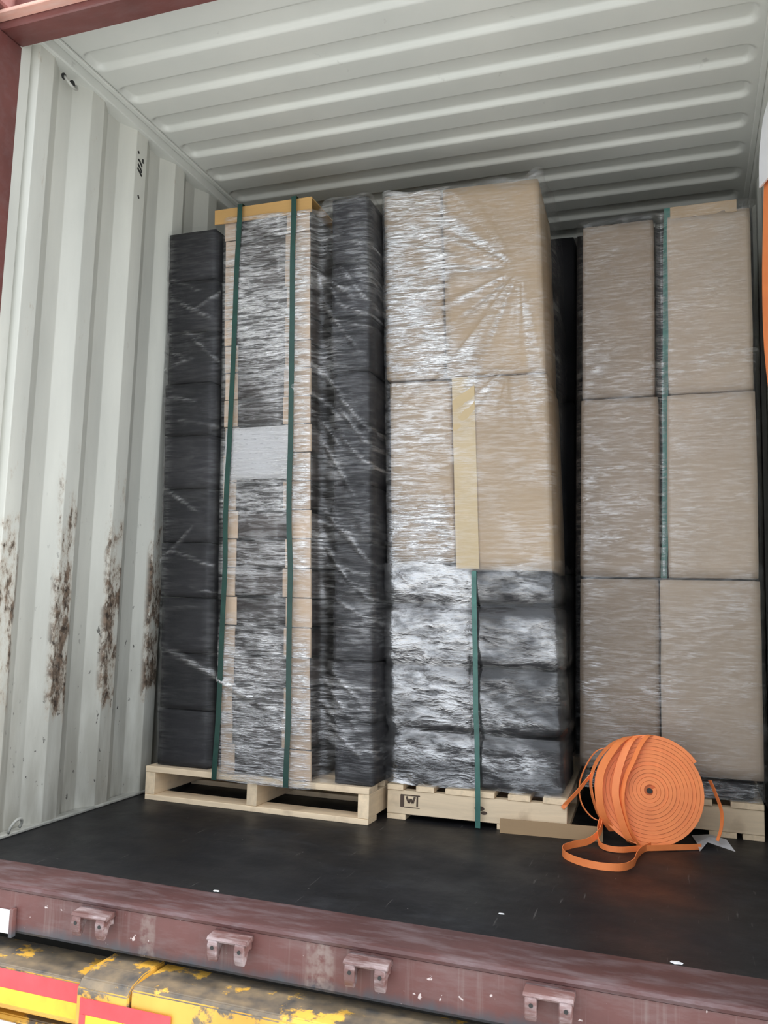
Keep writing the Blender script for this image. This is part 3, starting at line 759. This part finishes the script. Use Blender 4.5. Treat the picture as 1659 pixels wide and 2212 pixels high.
def gainL(X, Y, Z):
    side = sm(np.abs(X-0.578), 0.165, 0.205)
    g = (1-side)*(0.95+0.9*vnoise(Z*5, 3.1)+0.5*vnoise(X*9, Z*9))
    g = g+0.5*bump1(X, 0.632, 0.007)*(vnoise(Z*6, 2.2)+0.5)+0.5*bump1(X, 0.742, 0.010)*(vnoise(Z*8, 4.2)+0.4)  # bright vertical highlight lines painted along the flap edges
    g = g-(1-side)*0.5*(bump1(Z, 1.05, 0.05)+bump1(Z, 0.20, 0.09)+bump1(Z, 0.74, 0.04))
    for (x, zz, tl) in lf_lines: g = g+side*crease(X, Z, (x-0.09, zz-tl*0.3), (x+0.10, zz+tl*0.3), 0.005, 0.35)
    g = g+side*(X < 0.5)*(0.03+0.07*np.maximum(0, vnoise(X*8, Z*5))+0.16*bump1(X, 0.11, 0.025))+side*(X > 0.6)*(0.09+0.55*np.maximum(0, vnoise(X*9+Z*5+2, Z*7-X*6)-0.02))
    return np.maximum(g, 0.02)+crease(X, Z, (0.08, 0.60), (0.70, 0.34), 0.010, 0.8)
FL_ = mat_film('film_left', (0.012, 0.85), (0.0, 0.42), 0.0, (9, 9, 75), 2.4, 0.8, 0.13, 1.0, 4.0, (0.36, 0.56))
film('L', LX[0]-0.004, LX[3]+0.006, 0.893, 0.69, 0.129, 2.302, FL_, gainL, dispL, -0.041, edge=lambda s: 0.02*vnoise(s*14, 2.2)+0.05*sm(s, 1.36, 1.40))

def dispC(X, Y, Z, S):
    low = np.clip((0.95-Z)/0.08, 0, 1)
    d = 0.003*vnoise(X*7, Z*16)+0.0018*vnoise(X*16+5, Z*90)
    d = d+low*(0.014*vnoise(X*9+Z*7, Z*11-X*5)+0.008*vnoise(X*24+Z*20, Z*26-X*10))
    for zz in (0.318, 0.555, 0.780): d = d-0.012*low*np.exp(-((Z-zz)/0.022)**2)
    d = d-0.008*low*np.exp(-((X-1.34)/0.018)**2)
    fr = (Y < 1.1)
    d = d+fr*(fan(X, Z, (1.555, 2.035), 1.9, 4.9, 9.0, 0.62, 0.016, 1)+fan(X, Z, (1.50, 1.66), 3.3, 5.6, 7.0, 0.40, 0.012, 2)+fan(X, Z, (1.05, 1.50), -0.2, 3.3, 7.0, 0.20, 0.010, 3)+fan(X, Z, (1.22, 1.27), 2.2, 6.2, 6.0, 0.28, 0.008, 4))
    side = (X > CX1-0.012)*np.clip((Y-1.06)/0.1, 0, 1)
    return d+side*(0.020*np.clip((Z-1.3)/0.3, 0, 1)+0.018*vnoise(Y*5, Z*5))
def gainC(X, Y, Z):
    lf = 1-sm(X, 1.24, 1.30)
    g = 0.12+0.0*X
    g = g+lf*sm(Z, 1.62, 1.68)*(1.05+0.5*bump1(Z, 2.02, 0.12))
    g = g+0.8*bump1(Z, 1.70, 0.05)*(1-sm(X, 1.40, 1.55))
    g = g+lf*(1-sm(Z, 1.12, 1.22))*1.0+lf*0.35*(Z < 1.62)
    r = np.hypot(X-1.555, Z-2.035); a = np.arctan2(Z-2.035, X-1.555) % (2*np.pi)
    ray = np.maximum(0, vnoise(a*14, 1.5)+0.12)*2.0
    g = g+np.clip(ray, 0, 1)*(a > 2.2)*(a < 4.9)*sm(r, 0.02, 0.08)*(1-sm(r, 0.35, 0.62))*1.4
    r2 = np.hypot(X-1.50, Z-1.66); a2 = np.arctan2(Z-1.66, X-1.50) % (2*np.pi)
    g = g+np.clip(np.maximum(0, vnoise(a2*10, 7.5)+0.05)*2.2, 0, 1)*(a2 > 3.3)*(a2 < 5.8)*(1-sm(r2, 0.10, 0.26))*0.8
    g = g+0.35*np.maximum(0, vnoise(X*11+Z*8, Z*14-X*6)+0.1)
    return g
FC_ = mat_film('film_middle', (0.02, 0.85), (0.0, 0.50), 0.0, (10, 10, 85), 2.5, 0.7, 0.15, 4.0, 4.0, (0.34, 0.56))
film('C', CX0-0.012, CX1-0.004, CY-0.018, 0.45, 0.900, 2.398, FC_, gainC, dispC, -0.043, ang=CA, off=0.006, edge=lambda s: 0.03*vnoise(s*9, 5.2)+0.045*bump1(s, 1.06, 0.05))
def gainC2(X, Y, Z):
    rt = sm(X, 1.32, 1.36); n = vnoise(X*7+Z*6, Z*9-X*4)+0.5*vnoise(X*18+Z*14, Z*20-X*9)
    g = (1-rt)*(0.85+0.9*n)+rt*(0.42+1.1*n)
    for zz in (0.30, 0.545, 0.775): g = g-0.55*bump1(Z, zz, 0.028)
    return np.clip(g+0.45*(1-rt)*bump1(Z, 0.86, 0.06), 0.04, 1.3)
FC2 = mat_film('film_middle_low', (0.03, 0.50), (0.01, 0.15), 0.5, (8, 8, 26), 2.6, 0.7, 0.16, 2.0, 6.0, (0.30, 0.50), (0.38, 0.58))
film('C2', CX0-0.014, CX1-0.004, CY-0.010, 0.45, 0.128, 0.93, FC2, gainC2, dispC, -0.043, ang=CA, off=0.020, rim=0, edge=lambda s: 0.04*vnoise(s*11, 7.2))
def dispR(X, Y, Z, S):
    d = 0.002*vnoise(X*8, Z*20)+0.0012*vnoise(X*20, Z*100)
    d = d-0.020*np.exp(-((X-1.969)/0.018)**2)*(Z > 0.9)*(Y < 1.3)-0.012*(Z < 0.20)
    for z_, sl in ((1.70, 0.1), (0.62, 0.12), (0.5, -0.05), (0.45, 0.3)): d = d+crease(X, Z, (1.70, z_), (2.25, z_+sl), 0.006, 0.004)
    return d
def gainR(X, Y, Z):
    n = 0.6*vnoise(X*14, Z*26)+0.8*vnoise(X*30, Z*75)
    g = 0.26+0.45*np.maximum(0, n)
    g = g+np.maximum(0, n+0.1)*(1.0*bump1(Z, 1.70, 0.09)+0.7*bump1(Z, 1.25, 0.3)*(X < 1.95)+0.9*bump1(Z, 0.47, 0.10))
    return g+0.8*bump1(X, 1.969, 0.015)*(Z > 0.9)+0.6*(Z < 0.195)
FR_ = mat_film('film_right', (0.015, 0.55), (0.0, 0.16), 0.0, (11, 11, 80), 2.4, 0.6, 0.18, 8.0, 4.0, (0.40, 0.62))
film('R', RX0-0.004, RX1+0.008, RY-0.010, 0.68, 0.128, 2.296, FR_, gainR, dispR, 0.0, off=0.013, edge=lambda s: 0.03*vnoise(s*8, 9.2))

# ------------------------------------------------------------------ loose things on the floor
bm = bmesh.new()
prism(bm, [(0.0, 0.0), (0.0, 0.048), (0.004, 0.048), (0.004, 0.004), (0.030, 0.004), (0.030, 0.0)], 0.0, 0.345)
bmesh.ops.rotate(bm, verts=bm.verts, cent=Vector((0, 0, 0)), matrix=Matrix.Rotation(0.10, 3, 'Z'))
bmesh.ops.translate(bm, verts=bm.verts, vec=Vector((1.432, 0.985, 0.0)))
tag(from_bm('card_strip', bm, M['kraft_dull']), 'folded brown card strip lying in front of the middle pallet', 'cardboard')

# orange strapping coil leaning back
RC = Vector((1.925, 1.035, 0.178)); TILT = math.radians(9); TURN = math.radians(6); RR = 0.174; CWD = 0.042
def cpos(r, a, d):
    """point on the coil: radius, angle, depth along its axis (0 = front face)"""
    p = Vector((r*math.cos(a), d, r*math.sin(a)))
    p = Matrix.Rotation(-TILT, 3, 'X') @ p; p = Matrix.Rotation(TURN, 3, 'Z') @ p
    return RC+p
coil = empty('strap_coil', RC-Vector((0, 0, 0.176))); tag(coil, 'orange strapping coil with loose loops on the black floor', 'strap coil')
bm = bmesh.new(); turns = 13; n = turns*40; t = (RR-0.012)/turns; ringsv = []
for k in range(n+1):
    a = -2*math.pi*k/40+0.6; r = 0.010+t*k/40
    dz = 0.006*float(vnoise(k/40.0*1.4, 2.2))
    ringsv.append([bm.verts.new(cpos(r, a, dz)), bm.verts.new(cpos(r+t*0.94, a, dz)), bm.verts.new(cpos(r+t*0.94, a, CWD)), bm.verts.new(cpos(r, a, CWD))])
for k in range(n):
    A, B = ringsv[k], ringsv[k+1]
    for j in range(4): bm.faces.new((A[j], A[(j+1) % 4], B[(j+1) % 4], B[j]))
bm.faces.new(ringsv[0]); bm.faces.new(ringsv[-1][::-1])
from_bm('wound_strap', bm, M['orange'], coil)
bm = bmesh.new(); cyl(bm, cpos(0, 0, CWD/2+0.006), cpos(0, 0, 1)-cpos(0, 0, 0), RR-0.006, CWD-0.016, 48); from_bm('inner_turns', bm, M['orange'], coil)
bm = bmesh.new(); cyl(bm, cpos(0, 0, 0.007), cpos(0, 0, 1)-cpos(0, 0, 0), 0.009, 0.016, 14); from_bm('core_hole', bm, M['black'], coil)
# strands pulled over the face and left rim
def strand(pts, wd, w=0.020, name='strand', per=8, parent=coil, t=0.0022):
    bm = bmesh.new(); ribbon(bm, spline(pts, per), wd, w, t); return from_bm(name, bm, M['orange'], parent)
ax = (cpos(0, 0, 1)-cpos(0, 0, 0))
strand([cpos(0.178, 1.62, 0.02), cpos(0.176, 1.85, -0.004), cpos(0.150, 2.10, -0.018), cpos(0.115, 2.65, -0.024), cpos(0.112, 3.3, -0.024), cpos(0.135, 3.95, -0.018), cpos(0.170, 4.3, -0.004), cpos(0.178, 4.45, 0.02)], [(1, -0.2, 0.1)]*57, 0.024)
strand([cpos(0.180, 1.45, 0.02), cpos(0.178, 1.58, -0.006), cpos(0.150, 1.75, -0.014), cpos(0.105, 2.10, -0.020), cpos(0.085, 2.8, -0.022), cpos(0.098, 3.6, -0.022), cpos(0.140, 4.2, -0.016), cpos(0.177, 4.5, 0.0)], [(0.8, -0.6, 0.0)]*57, 0.018)
strand([cpos(0.181, 1.75, 0.03), cpos(0.182, 2.0, 0.0), cpos(0.172, 2.3, -0.020), cpos(0.165, 2.8, -0.026), cpos(0.166, 3.3, -0.024), cpos(0.176, 3.7, -0.010), cpos(0.182, 4.0, 0.02)], [(0.9, -0.5, 0.2)]*49, 0.030)
strand([cpos(0.184, 2.0, 0.035), cpos(0.188, 2.3, 0.02), cpos(0.190, 2.7, 0.012), cpos(0.191, 3.1, 0.012), cpos(0.188, 3.6, 0.02), cpos(0.184, 3.9, 0.035)], [(0.4, -0.9, 0.0)]*41, 0.026)
# loops on the floor, the strap standing on edge
Z9 = 0.0115
strand([(1.775, 1.02, 0.075), (1.768, 0.985, 0.040), (1.735, 0.945, 0.016), (1.690, 0.895, Z9), (1.668, 0.835, Z9), (1.683, 0.765, Z9), (1.735, 0.712, Z9), (1.800, 0.690, Z9), (1.860, 0.708, Z9), (1.888, 0.770, Z9), (1.893, 0.850, Z9), (1.905, 0.930, Z9), (1.930, 0.985, 0.014)], (0, 0, 1), 0.022, 'floor_loop')
strand([(1.772, 1.01, 0.085), (1.762, 0.985, 0.045), (1.770, 0.945, 0.014), (1.800, 0.905, Z9), (1.845, 0.905, Z9), (1.895, 0.945, Z9), (1.960, 0.985, Z9), (2.04, 1.03, Z9), (2.085, 1.06, Z9)], (0, 0, 1), 0.018, 'floor_loop')
strand([cpos(0.186, 2.85, 0.02), (1.720, 1.03, 0.195), (1.690, 1.025, 0.155), (1.655, 1.02, 0.115), (1.640, 1.025, 0.095)], (0.3, -0.2, 0.9), 0.014, 'loose_end')
strand([cpos(0.188, 2.35, 0.03), (1.745, 1.07, 0.285), (1.708, 1.08, 0.225), (1.690, 1.08, 0.165), (1.700, 1.06, 0.11), (1.735, 1.035, 0.075), (1.772, 1.02, 0.065)], (0.5, -0.8, 0.2), 0.007, 'loose_end')
strand([(1.745, 1.07, 0.20), (1.758, 1.05, 0.15), (1.775, 1.03, 0.10), (1.772, 1.015, 0.06), (1.755, 0.99, 0.03)], (0.5, -0.8, 0.2), 0.008, 'loose_end')
strand([(2.115, 1.12, 0.215), (2.130, 1.12, 0.18), (2.150, 1.11, 0.12), (2.148, 1.095, 0.07), (2.135, 1.08, 0.03)], (0.6, -0.7, 0.2), 0.014, 'loose_end')

# torn white paper beside the coil
bm = bmesh.new(); pp = [(2.055, 1.235, 0.004), (2.072, 1.07, 0.018), (2.080, 1.03, 0.003), (2.105, 1.09, 0.020), (2.190, 1.075, 0.003), (2.165, 1.15, 0.022), (2.115, 1.24, 0.012)]
vs = [bm.verts.new(p) for p in pp]; cv = bm.verts.new((2.11, 1.14, 0.026))
for i in range(len(vs)): bm.faces.new((cv, vs[i], vs[(i+1) % len(vs)]))
bmesh.ops.solidify(bm, geom=list(bm.faces), thickness=0.0006)
tag(from_bm('paper_scrap', bm, M['white']), 'crumpled white paper scrap right of the orange coil', 'paper')

# orange webbing hanging at the right wall
hs = empty('hanging_strap', (2.325, 0.86, 1.40)); tag(hs, 'orange webbing with white sleeve hanging at the right edge by the wall', 'strap')
bm = bmesh.new(); ribbon(bm, spline([(2.335, 0.85, 2.27), (2.318, 0.85, 2.20), (2.312, 0.87, 2.05), (2.308, 0.90, 1.85), (2.312, 0.93, 1.65), (2.325, 0.94, 1.48), (2.334, 0.93, 1.36)], 8), (0.25, -1, 0), 0.085, 0.004)
from_bm('webbing', bm, M['orange'], hs)
bm = bmesh.new(); ribbon(bm, spline([(2.338, 0.80, 2.46), (2.318, 0.80, 2.38), (2.306, 0.82, 2.27), (2.304, 0.83, 2.16)], 8), (0.25, -1, 0), 0.11, 0.006)
from_bm('sleeve', bm, M['white'], hs)

# litter specks on the floor near the sill
for x, y, s, lb in ((0.865, 0.055, 0.007, 'tiny white chip on the floor edge left of the second keeper'), (1.60, 0.20, 0.006, 'tiny pale chip on the floor in front of the card strip'),
                (2.02, 0.055, 0.010, 'white chip at the floor edge near the right side of the sill'), (2.235, 0.13, 0.013, 'larger white chip at the far right of the floor')):
    bm = bmesh.new(); bmesh.ops.create_icosphere(bm, subdivisions=1, radius=s)
    for v in bm.verts: v.co = Vector((v.co.x*1.6+x, v.co.y+y, max(0, v.co.z*0.3)+0.0003))
    tag(from_bm('paint_chip', bm, M['white']), lb, 'debris', 'white chips on the floor')

# ------------------------------------------------------------------ truck bumper below the sill
bp = empty('truck_bumper', (1.2, -0.18, -0.5)); tag(bp, 'worn yellow truck rear bumper with red tape below the sill', 'bumper')
def beam(name, prof, x0, x1, mat=None):
    bm = bmesh.new(); prism(bm, prof, x0, x1); bmesh.ops.bevel(bm, geom=list(bm.edges), offset=0.003, segments=2, affect='EDGES')
    return from_bm(name, bm, mat or M['yellow'], bp)
beam('outer_beam', [(-0.05, -0.166), (-0.192, -0.166), (-0.200, -0.172), (-0.200, -0.262), (-0.185, -0.275), (-0.05, -0.275)], -0.15, 0.66)
beam('end_cap', [(-0.07, -0.140), (-0.16, -0.140), (-0.205, -0.152), (-0.222, -0.170), (-0.222, -0.33), (-0.07, -0.33)], 0.655, 0.800)
beam('main_beam', [(-0.07, -0.146), (-0.205, -0.146), (-0.218, -0.154), (-0.218, -0.33), (-0.07, -0.33)], 0.806, 2.55)
beam('lower_beam', [(-0.05, -0.30), (-0.16, -0.30), (-0.17, -0.31), (-0.17, -0.40), (-0.05, -0.40)], -0.15, 0.65)
box('red_tape', (-0.12, 0.654, -0.2015, -0.2002, -0.217, -0.173), M['tape_red'], bp, 0.0)
box('yellow_tape', (-0.12, 0.654, -0.2013, -0.2002, -0.255, -0.2175), M['tape_yellow'], bp, 0.0)
box('red_tape', (0.668, 0.920, -0.2245, -0.2222, -0.226, -0.190), M['tape_red'], bp, 0.0)
box('yellow_tape', (0.686, 0.790, -0.2245, -0.2222, -0.30, -0.2265), M['tape_yellow'], bp, 0.0)
box('red_tape', (0.668, 0.6855, -0.2245, -0.2222, -0.30, -0.2265), M['tape_red'], bp, 0.0)
box('white_plate', (0.30, 0.44, -0.176, -0.1715, -0.37, -0.31), M['white'], bp, 0.001)
# dark chassis rail behind the bumper, closing the view under the container
ch = empty('truck_chassis', (1.2, 0.2, -0.6)); tag(ch, 'dark steel trailer frame in the gap below the sill', 'chassis')
for nm, b in (('cross_member', (-0.14, CW+0.14, 0.035, 0.10, -0.60, -0.128)), ('side_rail', (0.55, 0.68, 0.102, 8.0, -0.5, -0.14)), ('side_rail', (1.67, 1.80, 0.102, 8.0, -0.5, -0.14))):
    box(nm, b, M['black'], ch, 0.004)
